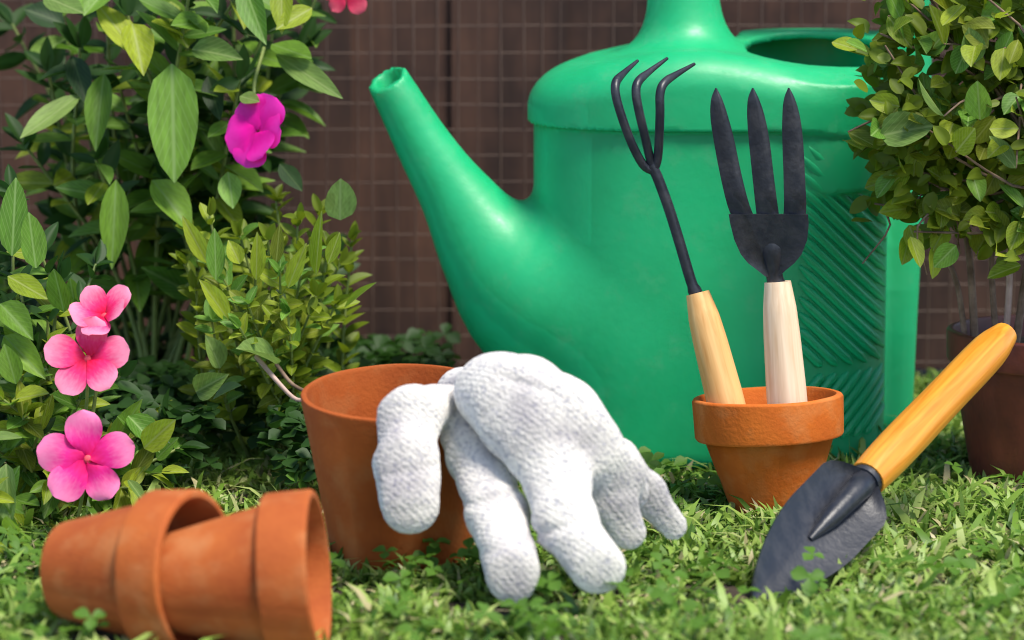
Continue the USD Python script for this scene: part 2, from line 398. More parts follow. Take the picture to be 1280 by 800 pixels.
mesh_f = thing('wire_mesh', 'thin pale wire mesh standing in front of the brown board fence', 'wire mesh', (0, WY, 0))
for i, xx in enumerate(np.arange(-0.56, 0.57, 0.0178)):
    zz = np.linspace(0, 0.62, 6)
    p = np.stack([xx + 0.0022 * rng.standard_normal() + 0.0012 * np.sin(zz * 9 + i), 0 * zz, zz], 1)
    put(mesh_f, 'wire', tube(p, rng.uniform(0.00035, 0.0007), 5), WIRE, True)
for i, zz in enumerate(np.arange(0.02, 0.63, 0.0215)):
    xs = np.linspace(-0.57, 0.57, 9)
    p = np.stack([xs, 0 * xs + 0.002, zz + 0.001 * np.sin(xs * 11 + i)], 1)
    put(mesh_f, 'wire', tube(p, 0.0005, 5, side_dir=[0, 0, 1]), WIRE, True)

# ---------------------------------------------------------------- watering can
CC = np.array([0.146, 2.180, 0.0])                 # middle of the base
CA, CB, CN = 0.130, 0.104, 2.7
def sup(p, a, b, c=CC, n=CN):
    return ((np.abs((p[:, 0] - c[0]) / a)**n + np.abs((p[:, 1] - c[1]) / b)**n + 1e-12)**(1 / n) - 1) * min(a, b)
def rounded(dxy, z0, z1, z, r):
    qx, qz = dxy + r, np.maximum(z0 - z, z - z1) + r
    return np.minimum(np.maximum(qx, qz), 0) + np.hypot(np.maximum(qx, 0), np.maximum(qz, 0)) - r
SP = [((487, 104), 26, 2.155), ((530, 182), 34, 2.155), ((572, 248), 45, 2.155), ((622, 320), 69, 2.155), ((692, 375), 108, 2.16), ((800, 425), 140, 2.175)]
SPOUT = [(at(*uv, y), px(r, y)) for uv, r, y in SP]
_s = spline([[*p, r] for p, r in SPOUT], 22)
SPOUT = [(a[:3], a[3]) for a in _s]
HP = [(0.127, 2.185, 0.262, 0.046), (0.127, 2.185, 0.292, 0.036), (0.1265, 2.185, 0.318, 0.028), (0.127, 2.187, 0.352, 0.0245), (0.147, 2.19, 0.396, 0.0215), (0.190, 2.195, 0.424, 0.020),
      (0.240, 2.20, 0.416, 0.0185), (0.284, 2.215, 0.375, 0.0170), (0.2985, 2.225, 0.31, 0.0155), (0.2965, 2.215, 0.22, 0.0155), (0.290, 2.205, 0.12, 0.016), (0.285, 2.205, 0.02, 0.018)]
_h = spline(HP, 36)
HANDLE = [(a[:3], a[3]) for a in _h]
OC = np.array([0.2235, 2.18, 0])
def can_d(p):
    z = p[:, 2]
    body = rounded(sup(p, CA, CB), 0.0, 0.255, z, 0.012)
    top = 0.283 + 0.016 * np.exp(-((p[:, 0] - 0.127) / 0.07)**2) - 0.10 * np.maximum(0, 0.06 - p[:, 0])
    qx, qz = sup(p, CA + 0.0045, CB + 0.0045), np.maximum(0.2435 - z, z - top)
    r = 0.026
    up = np.hypot(np.maximum(qx + r, 0), np.maximum(z - top + r, 0)) + np.minimum(np.maximum(qx + r, z - top + r), 0) - r
    shoulder = np.maximum(up, 0.2435 - z)
    d = np.minimum(body, shoulder)
    rim_z = np.minimum(0.294 + 0.20 * (p[:, 1] - 2.18), 0.306)
    collar = np.maximum(sup(p, 0.0605, 0.096, OC, 2.3), np.maximum(z - rim_z, 0.20 - z))
    d = smin(d, collar, 0.010)
    d = smin(d, chain_d(p, SPOUT, 0.0004), 0.020)
    cav = np.maximum(sup(p, 0.0548, 0.0570, OC, 2.1), 0.06 - z)
    inner = sup(p, CA - 0.008, CB - 0.008)
    cav = np.where(z < 0.247, np.maximum(cav, inner), cav)
    wide = np.maximum(np.maximum(sup(p, 0.0545, 0.0890, OC, 2.3), 0.06 - z), z - rim_z + 0.0055)
    cav = np.minimum(cav, np.where(z < 0.247, np.maximum(wide, inner), wide))
    cav = smin(cav, np.maximum(np.maximum(sup(p, CA - 0.008, CB - 0.008), 0.012 - z), z - 0.245), 0.004)
    d = np.maximum(d, -cav)
    d = smin(d, chain_d(p, HANDLE, 0.0004), 0.018)
    ax = unit(unit(SPOUT[0][0] - SPOUT[1][0]) + [0.0, -0.42, 0.0])
    d = np.maximum(d, -cone_d(p, SPOUT[0][0] + (SPOUT[0][0] - SPOUT[1][0]) * 4, SPOUT[9][0], 0.0098, 0.012))
    return np.maximum(d, (p - SPOUT[0][0]) @ ax - 0.004)           # the mouth is cut square
def _can_full(p):
    return can_d(p)
V, F, N = isosurface(_can_full, (-0.115, 2.045, -0.004), (0.328, 2.305, 0.452), 0.0027)
can = thing('watering_can', 'large green plastic watering can with long spout standing behind the pots', 'watering can', CC)
cen = V[F].mean(1)
sp_d = chain_d(cen, SPOUT, 0.004); hd = chain_d(cen, HANDLE, 0.002); bd = sup(cen, CA + 0.004, CB + 0.004)
is_sp = (bd > 0.001) & (cen[:, 0] < 0.06) & (cen[:, 2] < 0.30)
is_h = ~is_sp & (((cen[:, 2] > 0.305) & (hd < 0.006)) | ((bd > 0.004) & (cen[:, 0] > 0.26)))
def part(sel, name):
    f = F[sel]; ids, inv = np.unique(f, return_inverse=True)
    put(can, name, (V[ids], inv.reshape(-1, 3)), GREEN, normals=N[ids], origin=CC)
part(~is_sp & ~is_h, 'body'); part(is_sp, 'spout'); part(is_h, 'handle')
def front(x, off=0.0):
    t = np.clip(1 - np.abs((x - CC[0]) / CA)**CN, 0, 1)**(1 / CN)
    return CC[1] - CB * t - off
def rib(x0, z0, x1, z1, r=0.0036):
    xs = np.linspace(x0, x1, 10); zs = np.linspace(z0, z1, 10)
    P = np.stack([xs, front(xs, 0.0004), zs], 1)
    rr = np.full(10, r); rr[0] = rr[-1] = r * 0.4
    put(can, 'rib', tube(P, rr, 6), RIB, True, origin=CC)
XL, XR = 0.204, 0.2712
for i in range(18):                                   # upper field: ribs falling to the right
    z0 = 0.282 - 0.0112 * i
    x0, x1 = XL, XR
    za, zb = z0, z0 - (x1 - x0) * 0.98
    if za > 0.233:
        x0 += (za - 0.233) / 0.98; za = 0.233
    if zb < 0.075:
        x1 = x0 + (za - 0.075) / 0.98; zb = 0.075
    if x1 - x0 > 0.012:
        rib(x0, za, x1, zb)
for i in range(14):                                   # lower field: ribs rising to the right
    z0 = -0.045 + 0.0105 * i
    x0, x1 = XL, XR
    za, zb = z0, z0 + (x1 - x0) * 1.1
    if za < 0.022:
        x0 += (0.022 - za) / 1.1; za = 0.022
    if zb > 0.069:
        x1 = x0 + (0.069 - za) / 1.1; zb = 0.069
    if x1 - x0 > 0.010:
        rib(x0, za, x1, zb)

# ---------------------------------------------------------------- clay pots
def pot_profile(r_rim, r_base, h, collar=0.0, step=0.0, t=0.005):
    """outer wall up, over the lip and down inside; hole in the floor left out"""
    P = [(0, 0), (r_base - 0.003, 0), (r_base - 0.0008, 0.0008), (r_base, 0.003)]
    if collar:
        rb = r_rim - step
        zc = h - collar
        for k in range(1, 9):
            P.append((r_base + (rb - r_base) * k / 8, 0.003 + (zc - 0.0035) * k / 8))
        P += [(r_rim - 0.0012, zc - 0.0004), (r_rim - 0.0002, zc + 0.0012), (r_rim, zc + collar * 0.4), (r_rim + 0.0004, h - 0.002), (r_rim - 0.0006, h - 0.0005)]
    else:
        for k in range(1, 11):
            P.append((r_base + (r_rim - r_base) * k / 10, 0.003 + (h - 0.005) * k / 10))
        P += [(r_rim - 0.0006, h - 0.0006)]
    P += [(r_rim - 0.002, h), (r_rim - t + 0.001, h - 0.0002), (r_rim - t, h - 0.002)]
    ri = r_base - 0.003
    for k in range(1, 9):
        P.append(((r_rim - t) + (ri - (r_rim - t)) * k / 8, h - 0.002 + (0.008 - h + 0.002) * k / 8))
    P.append((0, 0.008))
    return P
def pot_mesh(seed, *a, **k):
    m = lathe(pot_profile(*a, **k), 80)
    v = m.vertices
    n = meshkit.fbm(v * 35 + seed * 7.3, 3, seed) - 0.5
    rad = np.linalg.norm(v[:, :2], axis=1, keepdims=True)
    v[:, :2] *= 1 + (n * 0.016)[:, None] * (rad > 0.004)
    v[:, 2] += (meshkit.fbm(v * 25 + 3.1, 2, seed + 9) - 0.5) * 0.0012
    m.vertices = v
    return m
def frame_from_axis(axis, origin, spin=0.0):
    z = unit(axis); x = unit(np.cross([0, 1, 0] if abs(z[1]) < 0.9 else [0, 0, 1], z)); y = np.cross(z, x)
    c, s = math.cos(spin), math.sin(spin)
    return matrix(c * x + s * y, -s * x + c * y, z, origin)
def clay_pot(name, label, mesh, m, axis, origin, group=None, spin=0.0):
    p = thing(name, label, 'flower pot', group=group, M=frame_from_axis(axis, origin, spin))
    put(p, 'clay_body', mesh, m, 38)
    return p

BIGP = np.array([at(500, 720, 1.757)[0], 1.806, -0.004])
big_axis = unit([-0.012, -math.sin(math.radians(7)), math.cos(math.radians(7))])
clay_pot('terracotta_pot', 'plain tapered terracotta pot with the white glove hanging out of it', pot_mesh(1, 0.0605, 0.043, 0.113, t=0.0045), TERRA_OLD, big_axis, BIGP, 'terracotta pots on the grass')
SMP = np.array([at(966, 650, 1.945)[0], 1.945, -0.002])
small_axis = unit([-0.055, 0.055, 1.0])
clay_pot('terracotta_pot', 'small upright terracotta pot with thick rim holding the fork and rake', pot_mesh(2, 0.0500, 0.0275, 0.080, collar=0.0275, step=0.0065), TERRA, small_axis, SMP, 'terracotta pots on the grass', 1.0)
RR, RB, PH = 0.0455, 0.0275, 0.084
def lying(mouth_uv, y, toward, rise):
    """a pot on its side: mouth centre and unit axis from base to mouth"""
    a = unit([math.cos(toward), -math.sin(toward), math.sin(rise)])
    return at(*mouth_uv, y), a
m1, a1 = lying((246, 716), 1.588, math.radians(22), math.radians(4))
m2, a2 = lying((399, 716), 1.574, math.radians(4), math.radians(5))
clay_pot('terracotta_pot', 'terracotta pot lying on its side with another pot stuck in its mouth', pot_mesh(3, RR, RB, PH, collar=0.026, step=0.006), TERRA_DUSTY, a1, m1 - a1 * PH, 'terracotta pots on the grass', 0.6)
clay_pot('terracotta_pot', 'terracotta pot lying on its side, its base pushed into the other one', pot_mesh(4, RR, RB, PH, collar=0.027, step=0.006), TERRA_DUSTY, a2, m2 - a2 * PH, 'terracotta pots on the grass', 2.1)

DP = np.array([0.376, 2.045, 0.0])
dp = thing('plant_pot', 'dark red plant pot at the right edge holding the leafy shrub', 'plant pot', DP)
put(dp, 'pot_body', pot_mesh(5, 0.071, 0.052, 0.108, collar=0.022, step=0.003, t=0.005), DARKPOT, 38)
so = trimesh.creation.cylinder(0.0645, 0.008, sections=40); so.apply_translation([0, 0, 0.088])
so = so.subdivide().subdivide(); so.vertices[:, 2] += (meshkit.fbm(so.vertices * 120, 3, 5) - 0.5) * 0.006
put(dp, 'soil', so, SOIL, True)

# ---------------------------------------------------------------- glove
def glove_y(u, v):
    return 0
def gp(u, v, y, r):
    return (at(u, v, y), px(r, y))
THUMB = [gp(560, 500, 1.750, 22), gp(515, 522, 1.720, 37), gp(511, 575, 1.708, 37), gp(514, 634, 1.700, 38)]
THUMB_EDGE = [gp(487, 515, 1.722, 12), gp(484, 580, 1.712, 11), gp(488, 630, 1.705, 12)]
INDEX = [gp(566, 520, 1.752, 30), gp(598, 570, 1.732, 38), gp(622, 645, 1.698, 39), gp(641, 716, 1.658, 37)]
PALM = [gp(568, 488, 1.768, 28), gp(614, 480, 1.742, 36), gp(660, 488, 1.716, 48), gp(704, 520, 1.705, 54), gp(736, 558, 1.707, 46)]
PALM2 = [gp(606, 498, 1.728, 35), gp(640, 532, 1.708, 40), gp(676, 570, 1.697, 44), gp(700, 612, 1.690, 44)]
WEB = [gp(725, 560, 1.702, 46), gp(768, 592, 1.712, 37), gp(788, 614, 1.720, 26)]
MIDDLE = [gp(694, 600, 1.690, 41), gp(708, 655, 1.674, 38), gp(745, 708, 1.656, 38)]
RING = [gp(738, 560, 1.706, 42), gp(764, 615, 1.710, 31), gp(785, 665, 1.712, 23)]
LITTLE = [gp(770, 575, 1.720, 32), gp(804, 614, 1.732, 23), gp(842, 658, 1.738, 18)]
CUFF = [gp(610, 485, 1.760, 34), gp(578, 490, 1.79, 30), gp(556, 530, 1.81, 28), gp(550, 570, 1.815, 28)]
CREASES = [((662, 672), (724, 648), 1.67, 0.0030), ((575, 632), (650, 612), 1.70, 0.0022), ((478, 592), (548, 578), 1.71, 0.0020), ((742, 628), (788, 606), 1.71, 0.0018), ((620, 468), (700, 490), 1.71, 0.0022),
           ((690, 585), (745, 545), 1.70, 0.0020), ((600, 520), (650, 470), 1.72, 0.0018), ((590, 690), (652, 668), 1.68, 0.0016), ((720, 690), (756, 665), 1.66, 0.0014), ((490, 640), (540, 632), 1.7, 0.0014)]
CREASES = [(at(*a_, y_), at(*b_, y_), d_) for a_, b_, y_, d_ in CREASES]
FLAT = 0.36
def sq(pts, y0):
    return [(np.array([p[0], y0 + (p[1] - y0) / FLAT, p[2]]), r) for p, r in pts]
def glove_d(p):
    q = p.copy(); q[:, 1] = 1.74 + (p[:, 1] - 1.74) / FLAT
    c = lambda pts: chain_d(q, sq(pts, 1.74), 0.010)
    A = smin(smin(c(THUMB), c(THUMB_EDGE), 0.010), c(INDEX), 0.004)
    A = smin(A, c(CUFF), 0.012)
    B = smin(smin(c(PALM), c(PALM2), 0.045) + 0.0045, c(WEB), 0.012)
    B = smin(B, c(MIDDLE), 0.010)
    R = smin(c(RING), c(LITTLE), 0.006)
    # the groove between middle and ring finger stays crisp towards the tips
    B = smin(B, R, 0.003)
    d = np.minimum(A, B)
    for a_, b_, dep in CREASES:
        ba = (b_ - a_)[[0, 2]]; pa = p[:, [0, 2]] - a_[[0, 2]]
        t_ = np.clip(pa @ ba / (ba @ ba), 0, 1)
        off = pa - t_[:, None] * ba
        bow = 0.25 * np.linalg.norm(ba) * t_ * (1 - t_)
        d = d + dep * np.exp(-((off**2).sum(1)**0.5 - 0)**2 / (0.0026 + 0 * bow)**2) * np.exp(-((p[:, 1] - a_[1]) / 0.03)**2) * np.sqrt(np.clip(4 * t_ * (1 - t_), 0, 1))
    w = meshkit.noise(p * 30, 11) - 0.5
    s_ = p @ np.array([0.55, 0.2, 0.85]) * 55 + meshkit.noise(p * 24, 4) * 3
    return (d + 0.0006 + w * 0.0035 + (meshkit.noise(np.stack([s_, p[:, 0] * 20, p[:, 1] * 20], 1), 12) - 0.5) * 0.0026) * 0.7
V, F, N = isosurface(glove_d, (-0.10, 1.62, -0.006), (0.125, 1.86, 0.155), 0.0021)
GO = np.array([0.03, 1.74, 0.0])
glove = thing('work_glove', 'white speckled knitted glove draped over the rim of the plain pot', 'glove', GO)
put(glove, 'knitted_hand', (V, F), KNIT, normals=N, origin=GO)

# ---------------------------------------------------------------- hand fork and hand rake standing in the small pot
def turned(p0, p1, radii, n=20, sides=20):
    """a turned handle between two points: radii along its length"""
    t = np.linspace(0, 1, n)
    r = np.interp(t, np.linspace(0, 1, len(radii)), radii)
    return tube(np.outer(1 - t, p0) + np.outer(t, p1), r, sides)
def tool(name, label, category, origin):
    return thing(name, label, category, origin)
def handle_part(t, origin, p0, p1, radii, m, **kw):
    """the grain runs along the handle: its own frame"""
    L = np.linalg.norm(p1 - p0); z = unit(p1 - p0); x = unit(np.cross([0, 1, 0], z)); y = np.cross(z, x)
    return put(t, 'handle', turned(np.zeros(3), np.array([0, 0, L]), radii, 26), m, 50, M=matrix(x, y, z, p0 - origin), **kw)

FO = SMP + [0.008, 0.0, 0.01]
fork = tool('hand_fork', 'hand fork with three broad black tines and pale wooden handle', 'hand fork', FO)
f0, f1 = at(988, 552, 1.938), at(972, 352, 1.945)
handle_part(fork, FO, f0, f1, [0.0125, 0.0135, 0.0134, 0.0128, 0.0122, 0.0112, 0.0088], WOOD_PALE)
FN = unit([0.0, -1.0, 0.14])
put(fork, 'neck', tube(spline([at(972, 362, 1.945), at(968, 345, 1.944), at(966, 325, 1.942), at(964, 300, 1.942)], 10), [0.0068, 0.0066, 0.0058, 0.0056, 0.0056, 0.0060, 0.0068, 0.0078, 0.0085, 0.0070], 14, 0.8, [0, 1, 0]), BLACK, 50, origin=FO)
# palm of the fork: a curved plate
def plate(rows, thick, bulge, nx=11):
    """rows: (left point, right point); bulge: depth of the trough at the middle of each row"""
    top, bot = [], []
    for (a, b), bu in zip(rows, bulge):
        for k in range(nx):
            t = k / (nx - 1)
            p = a * (1 - t) + b * t + np.array([0, bu * (1 - (2 * t - 1)**2), 0])
            top.append(p); bot.append(p + np.array([0, thick, 0]))
    n = len(rows); V = np.array(top + bot); o = n * nx; F = []
    for i in range(n - 1):
        for k in range(nx - 1):
            a = i * nx + k
            F += [[a, a + 1, a + nx + 1], [a, a + nx + 1, a + nx], [o + a, o + a + nx + 1, o + a + 1], [o + a, o + a + nx, o + a + nx + 1]]
    ring = [k for k in range(nx)] + [i * nx + nx - 1 for i in range(1, n)] + [(n - 1) * nx + k for k in range(nx - 2, -1, -1)] + [i * nx for i in range(n - 2, 0, -1)]
    for a, b in zip(ring, ring[1:] + ring[:1]):
        F += [[a, o + a, o + b], [a, o + b, b]]
    m = trimesh.Trimesh(V, F, process=False)
    if m.volume < 0:
        m.invert()
    return m
def prow(v, l, r, y):
    return at(l, v, y), at(r, v, y)
rows = [prow(346, 957, 974, 1.9400), prow(338, 947, 982, 1.9375), prow(329, 935, 993, 1.9350), prow(318, 926, 1002, 1.9325), prow(300, 918, 1009, 1.9300), prow(280, 913, 1011, 1.9285), prow(268, 911, 1010, 1.928)]
put(fork, 'fork_plate', plate(rows, 0.0028, [0.001, 0.003, 0.005, 0.006, 0.005, 0.003, 0.0010], 15), BLACK, 35, origin=FO)
def tine(center, width, y0, dy, back):
    """a pointed blade-like tine: a ridge in front, a flat behind"""
    V, F = [], []
    n = len(center)
    for i, ((u, v), w) in enumerate(zip(center, width)):
        y = y0 + dy * i / (n - 1) + 0.007 * max(0, 1 - i / (n - 1) * 4.2)
        l, r, m = at(u - w / 2, v, y), at(u + w / 2, v, y), at(u + w * 0.12, v, y)
        th = 0.0035 * min(1, w / 20 + 0.2) * min(1, 0.12 + i / (n - 1) * 4)
        V += [l + [0, th * 0.3, 0], m + [0, -th, 0], r + [0, th * 0.3, 0], m + [0, th, 0]]
    for i in range(n - 1):
        for k in range(4):
            a, b = 4 * i + k, 4 * i + (k + 1) % 4
            F += [[a, b, b + 4], [a, b + 4, a + 4]]
    F += [[0, 2, 1], [0, 3, 2]]; e = 4 * (n - 1); F += [[e, e + 1, e + 2], [e, e + 2, e + 3]]
    m = trimesh.Trimesh(V, F, process=False)
    if m.volume < 0:
        m.invert()
    return m
for us, vs in (((938, 925, 914, 905, 899, 896, 895), None), ((962, 959, 954, 949, 945, 942, 941), None), ((990, 994, 993, 991, 989, 987, 986), None)):
    vv = (285, 262, 220, 175, 145, 124, 110)
    u_ = spline([[a, b, w] for a, b, w in zip(us, vv, (29, 28, 27, 26, 22, 14, 2))], 22)
    put(fork, 'tine', tine(u_[:, :2], u_[:, 2], 1.9295, -0.004, 0), BLACK, 25, origin=FO)

RO = SMP + [-0.02, 0.0, 0.01]
rake = tool('hand_rake', 'small black three-pronged hand rake with tan wooden handle', 'hand rake', RO)
r0, r1 = at(920, 552, 1.935), at(872, 366, 1.95)
handle_part(rake, RO, r0, r1, [0.0115, 0.0125, 0.0125, 0.012, 0.0115, 0.0105, 0.0078], WOOD_TAN)
put(rake, 'shaft', tube(spline([at(874, 376, 1.951), at(864, 352, 1.951), at(850, 305, 1.952), at(836, 260, 1.953), at(822, 222, 1.953), at(814, 206, 1.953)], 24), [0.0046] * 4 + [0.0036] * 20, 10), BLACK, 60, origin=RO)
for pts in ([(817, 214), (804, 206), (790, 180), (778, 148), (770, 120), (770, 103), (779, 92), (797, 76)],
            [(817, 212), (812, 196), (806, 170), (799, 140), (795, 116), (798, 102), (810, 91), (834, 73)],
            [(817, 214), (822, 198), (824, 170), (825, 140), (825, 118), (830, 104), (844, 94), (868, 80)]):
    y = [1.953, 1.952, 1.946, 1.942, 1.942, 1.946, 1.958, 1.975]
    P = spline([at(u, v, yy) for (u, v), yy in zip(pts, y)], 28)
    rr = np.full(28, 0.0030); rr[-7:] = np.linspace(0.003, 0.0011, 7)
    put(rake, 'prong', tube(P, rr, 8), BLACK, 60, origin=RO)

# ---------------------------------------------------------------- trowel leaning on the dark pot
tip = at(934, 756, 1.700); end = at(1256, 418, 1.945)
TD = unit(end - tip)
TS = unit(np.cross(TD, [0.35, -0.80, 0.55])); TN = np.cross(TS, TD)      # side of the blade, and its upward face
if TN[2] < 0:
    TS, TN = -TS, -TN
L = np.linalg.norm(end - tip)
TO = np.array([tip[0], tip[1], 0.0])
trowel = tool('hand_trowel', 'hand trowel with black blade in the grass and orange varnished handle', 'hand trowel', TO)
s_h = 0.435 * L
h0, h1 = tip + TD * s_h, end
handle_part(trowel, TO, h0, h1, [0.0120, 0.0130, 0.0134, 0.0134, 0.0132, 0.0130, 0.0129, 0.0130, 0.0129, 0.0124, 0.0088], WOOD_VARN)
bl = 0.420 * L
V, F = [], []
ns, nt = 22, 13
for side in (0, 1):
    for i in range(ns):
        s = i / (ns - 1)
        hw = 0.0265 * (1 - (1 - min(1, s / 0.62))**1.7)**0.80 if s < 0.62 else 0.0265
        if s > 0.86:
            hw = 0.0265 * max(0.30, 1 - ((s - 0.86) / 0.14)**2 * 0.72)
        for k in range(nt):
            t = 2 * k / (nt - 1) - 1
            up = 0.008 * (abs(t)**1.8) * (0.35 + 0.65 * s) + 0.004 * (1 - s)**2
            V.append(tip + TD * (s * bl) + TS * (t * hw) + TN * (up - (0.0022 if side else 0)))
for side in (0, 1):
    o = side * ns * nt
    for i in range(ns - 1):
        for k in range(nt - 1):
            a = o + i * nt + k
            F += [[a, a + 1, a + nt + 1], [a, a + nt + 1, a + nt]] if side else [[a, a + nt + 1, a + 1], [a, a + nt, a + nt + 1]]
o = ns * nt
ring = list(range(nt)) + [i * nt + nt - 1 for i in range(1, ns)] + [(ns - 1) * nt + k for k in range(nt - 2, -1, -1)] + [i * nt for i in range(ns - 2, 0, -1)]
for a, b in zip(ring, ring[1:] + ring[:1]):
    F += [[a, o + a, o + b], [a, o + b, b]]
bm = trimesh.Trimesh(V, F, process=False); bm.fix_normals()
put(trowel, 'blade', bm, BLACK, 35, origin=TO)
P = spline([tip + TD * (0.52 * bl) + TN * 0.001, tip + TD * (0.68 * bl) + TN * 0.004, tip + TD * (0.88 * bl) + TN * 0.0055, tip + TD * (s_h - 0.006) + TN * 0.001, tip + TD * (s_h + 0.006)], 16)
put(trowel, 'shank', tube(P, np.interp(np.linspace(0, 1, 16), [0, 0.25, 0.6, 1], [0.002, 0.0062, 0.0082, 0.0092]), 14), BLACK, 50, origin=TO)
put(trowel, 'ferrule', turned(tip + TD * (s_h - 0.004), tip + TD * (s_h + 0.009), [0.0106, 0.0110, 0.0108], 6), BLACK, 40, origin=TO)

# ---------------------------------------------------------------- leaves
def leaf_unit(kind, fold=0.25, curl=0.15, wave=0.0, ns=7, nt=4):
    """a leaf from (0,0,0) to (0,1,0), half as wide as 'kind' says, folded along the midrib and curled down"""
    s = np.linspace(0, 1, ns + 1)
    prof = {'lance': np.sin(np.pi * s**0.85)**0.85, 'oval': np.sin(np.pi * s**0.8)**0.62, 'spoon': np.sin(np.pi * s**1.35)**0.7, 'petal': np.where(s > 0.62, np.sqrt(np.clip(1 - ((s - 0.62) / 0.385)**2, 0, 1)), 0.08 + 0.92 * np.sin(np.pi / 2 * np.clip(s / 0.62, 0, 1)))}[kind]
    prof = np.maximum(prof, 0.0); prof[0] = max(prof[0], 0.04 if kind != 'petal' else 0.08); prof[-1] = 0.02 if kind != 'petal' else 0.12
    V = []
    for si, h in zip(s, prof):
        for k in range(nt + 1):
            t = 2 * k / nt - 1
            V.append([t * h, si, fold * abs(t) * h - curl * si**2 + wave * math.sin(si * 9 + t * 2) * abs(t)])
    V = np.array(V); F = []
    for i in range(ns):
        for k in range(nt):
            a = i * (nt + 1) + k
            F += [[a, a + 1, a + nt + 2], [a, a + nt + 2, a + nt + 1]]
    return V, np.array(F)
LEAVES = {k: [leaf_unit(k, f, c, w) for f, c, w in ((0.25, 0.10, 0.02), (0.35, 0.25, 0.03), (0.15, -0.08, 0.02), (0.45, 0.32, 0.0))] for k in ('lance', 'oval', 'spoon')}
def leaf_frame(p0, p1, w, normal):
    """X, Y, Z, origin of a leaf of half width w from p0 to p1 facing normal"""
    Yv = p1 - p0; Lg = np.linalg.norm(Yv); y = Yv / Lg
    x = unit(np.cross(y, normal)); z = np.cross(x, y)
    return x * w, Yv, z * min(w * 1.6, Lg * 0.6), p0
class Plant:
    """collects the leaves of a plant; the 300 that show largest become parts, the rest one part"""
    def __init__(self, name, label, category, origin, group=None):
        self.o = np.asarray(origin, float)
        self.path = thing(name, label, category, self.o, group)
        self.leaves = []
    def leaf(self, p0, p1, w, normal, m, kind='lance', hero=False):
        self.leaves.append((np.asarray(p0, float), np.asarray(p1, float), w, np.asarray(normal, float), m, kind, hero))
    def stem(self, pts, r0, r1, m=None, n=12, name='stem', sides=6):
        P = spline(pts, n)
        put(self.path, name, tube(P, np.linspace(r0, r1, n), sides), m or STEM, True, origin=self.o)
        return P
    def build(self, most=290, stuff=None):
        def shows(l):
            c = (l[0] + l[1]) / 2
            u = 640 + c[0] / c[1] * FPX
            v = 400 + FPX * math.tan(math.atan2(EYE_Z - c[2], c[1]) - PITCH)
            inside = -30 < u < 1310 and -30 < v < 830
            return (2 if l[6] else 0) + inside - (c[1] - 1.5) * 0.6 + np.linalg.norm(l[1] - l[0]) * l[2] * 800
        order = sorted(self.leaves, key=shows, reverse=True)
        for p0, p1, w, nrm, m, kind, _ in order[:most]:
            X_, Y_, Z_, T = leaf_frame(p0, p1, w, nrm)
            v, f = LEAVES[kind][rng.integers(4)]
            put(self.path, 'leaf', (v, f), m, True, M=matrix(X_, Y_, Z_, T - self.o))
        if order[most:]:
            VV, FF = [], []
            for p0, p1, w, nrm, m, kind, _ in order[most:]:
                X_, Y_, Z_, T = leaf_frame(p0, p1, w, nrm)
                v, f = LEAVES[kind][rng.integers(4)]
                FF.append(f + sum(map(len, VV))); VV.append(v @ np.array([X_, Y_, Z_]) + T)
            put(self.path, 'leaves', (np.vstack(VV), np.vstack(FF)), stuff or L_STUFF, True, origin=self.o, kind='stuff')
    def flower(self, center, facing, size, pm, up=(0, 0, 1), petals=5, cup=0.25, spin=0.3, widths=0.40, label=None, heart=True, calyx=False):
        f = UsdGeom.Xform.Define(stage, numbered(self.path, 'flower'))
        n = unit(facing); x = unit(np.cross(up, n)); y = np.cross(n, x)
        f.AddTransformOp().Set(matrix(x, y, n, np.asarray(center) - self.o))
        data(f.GetPrim(), label=label)
        fp = str(f.GetPath())
        for k in range(petals):
            a = spin + 2 * math.pi * k / petals + 0.10 * rng.standard_normal()
            d = np.array([math.cos(a), math.sin(a), 0]); s_ = np.array([-math.sin(a), math.cos(a), 0])
            c = cup + 0.10 * rng.standard_normal()
            yv = d * math.cos(c) + np.array([0, 0, 1]) * math.sin(c)
            zv = np.cross(s_, yv); zv = zv if zv[2] > 0 else -zv
            xv = np.cross(yv, zv)
            Lp = size * (1 + 0.09 * rng.standard_normal())
            v, fc = leaf_unit('petal', rng.uniform(-0.2, 0.1), rng.uniform(0.05, 0.32), rng.uniform(0.03, 0.10), 10, 6)
            v = v.copy(); v[:, 2] += 0.0
            put(fp, 'petal', (v, fc), pm, True, M=matrix(xv * Lp * widths, yv * Lp, zv * Lp * 0.55, d * size * 0.04 + np.array([0, 0, 0.0006 * k])))
        if heart:
            h = trimesh.creation.icosphere(2, size * 0.09); h.vertices[:, 2] = h.vertices[:, 2] * 0.6 + size * 0.05
            put(fp, 'heart', h, HEART, True)
        return fp

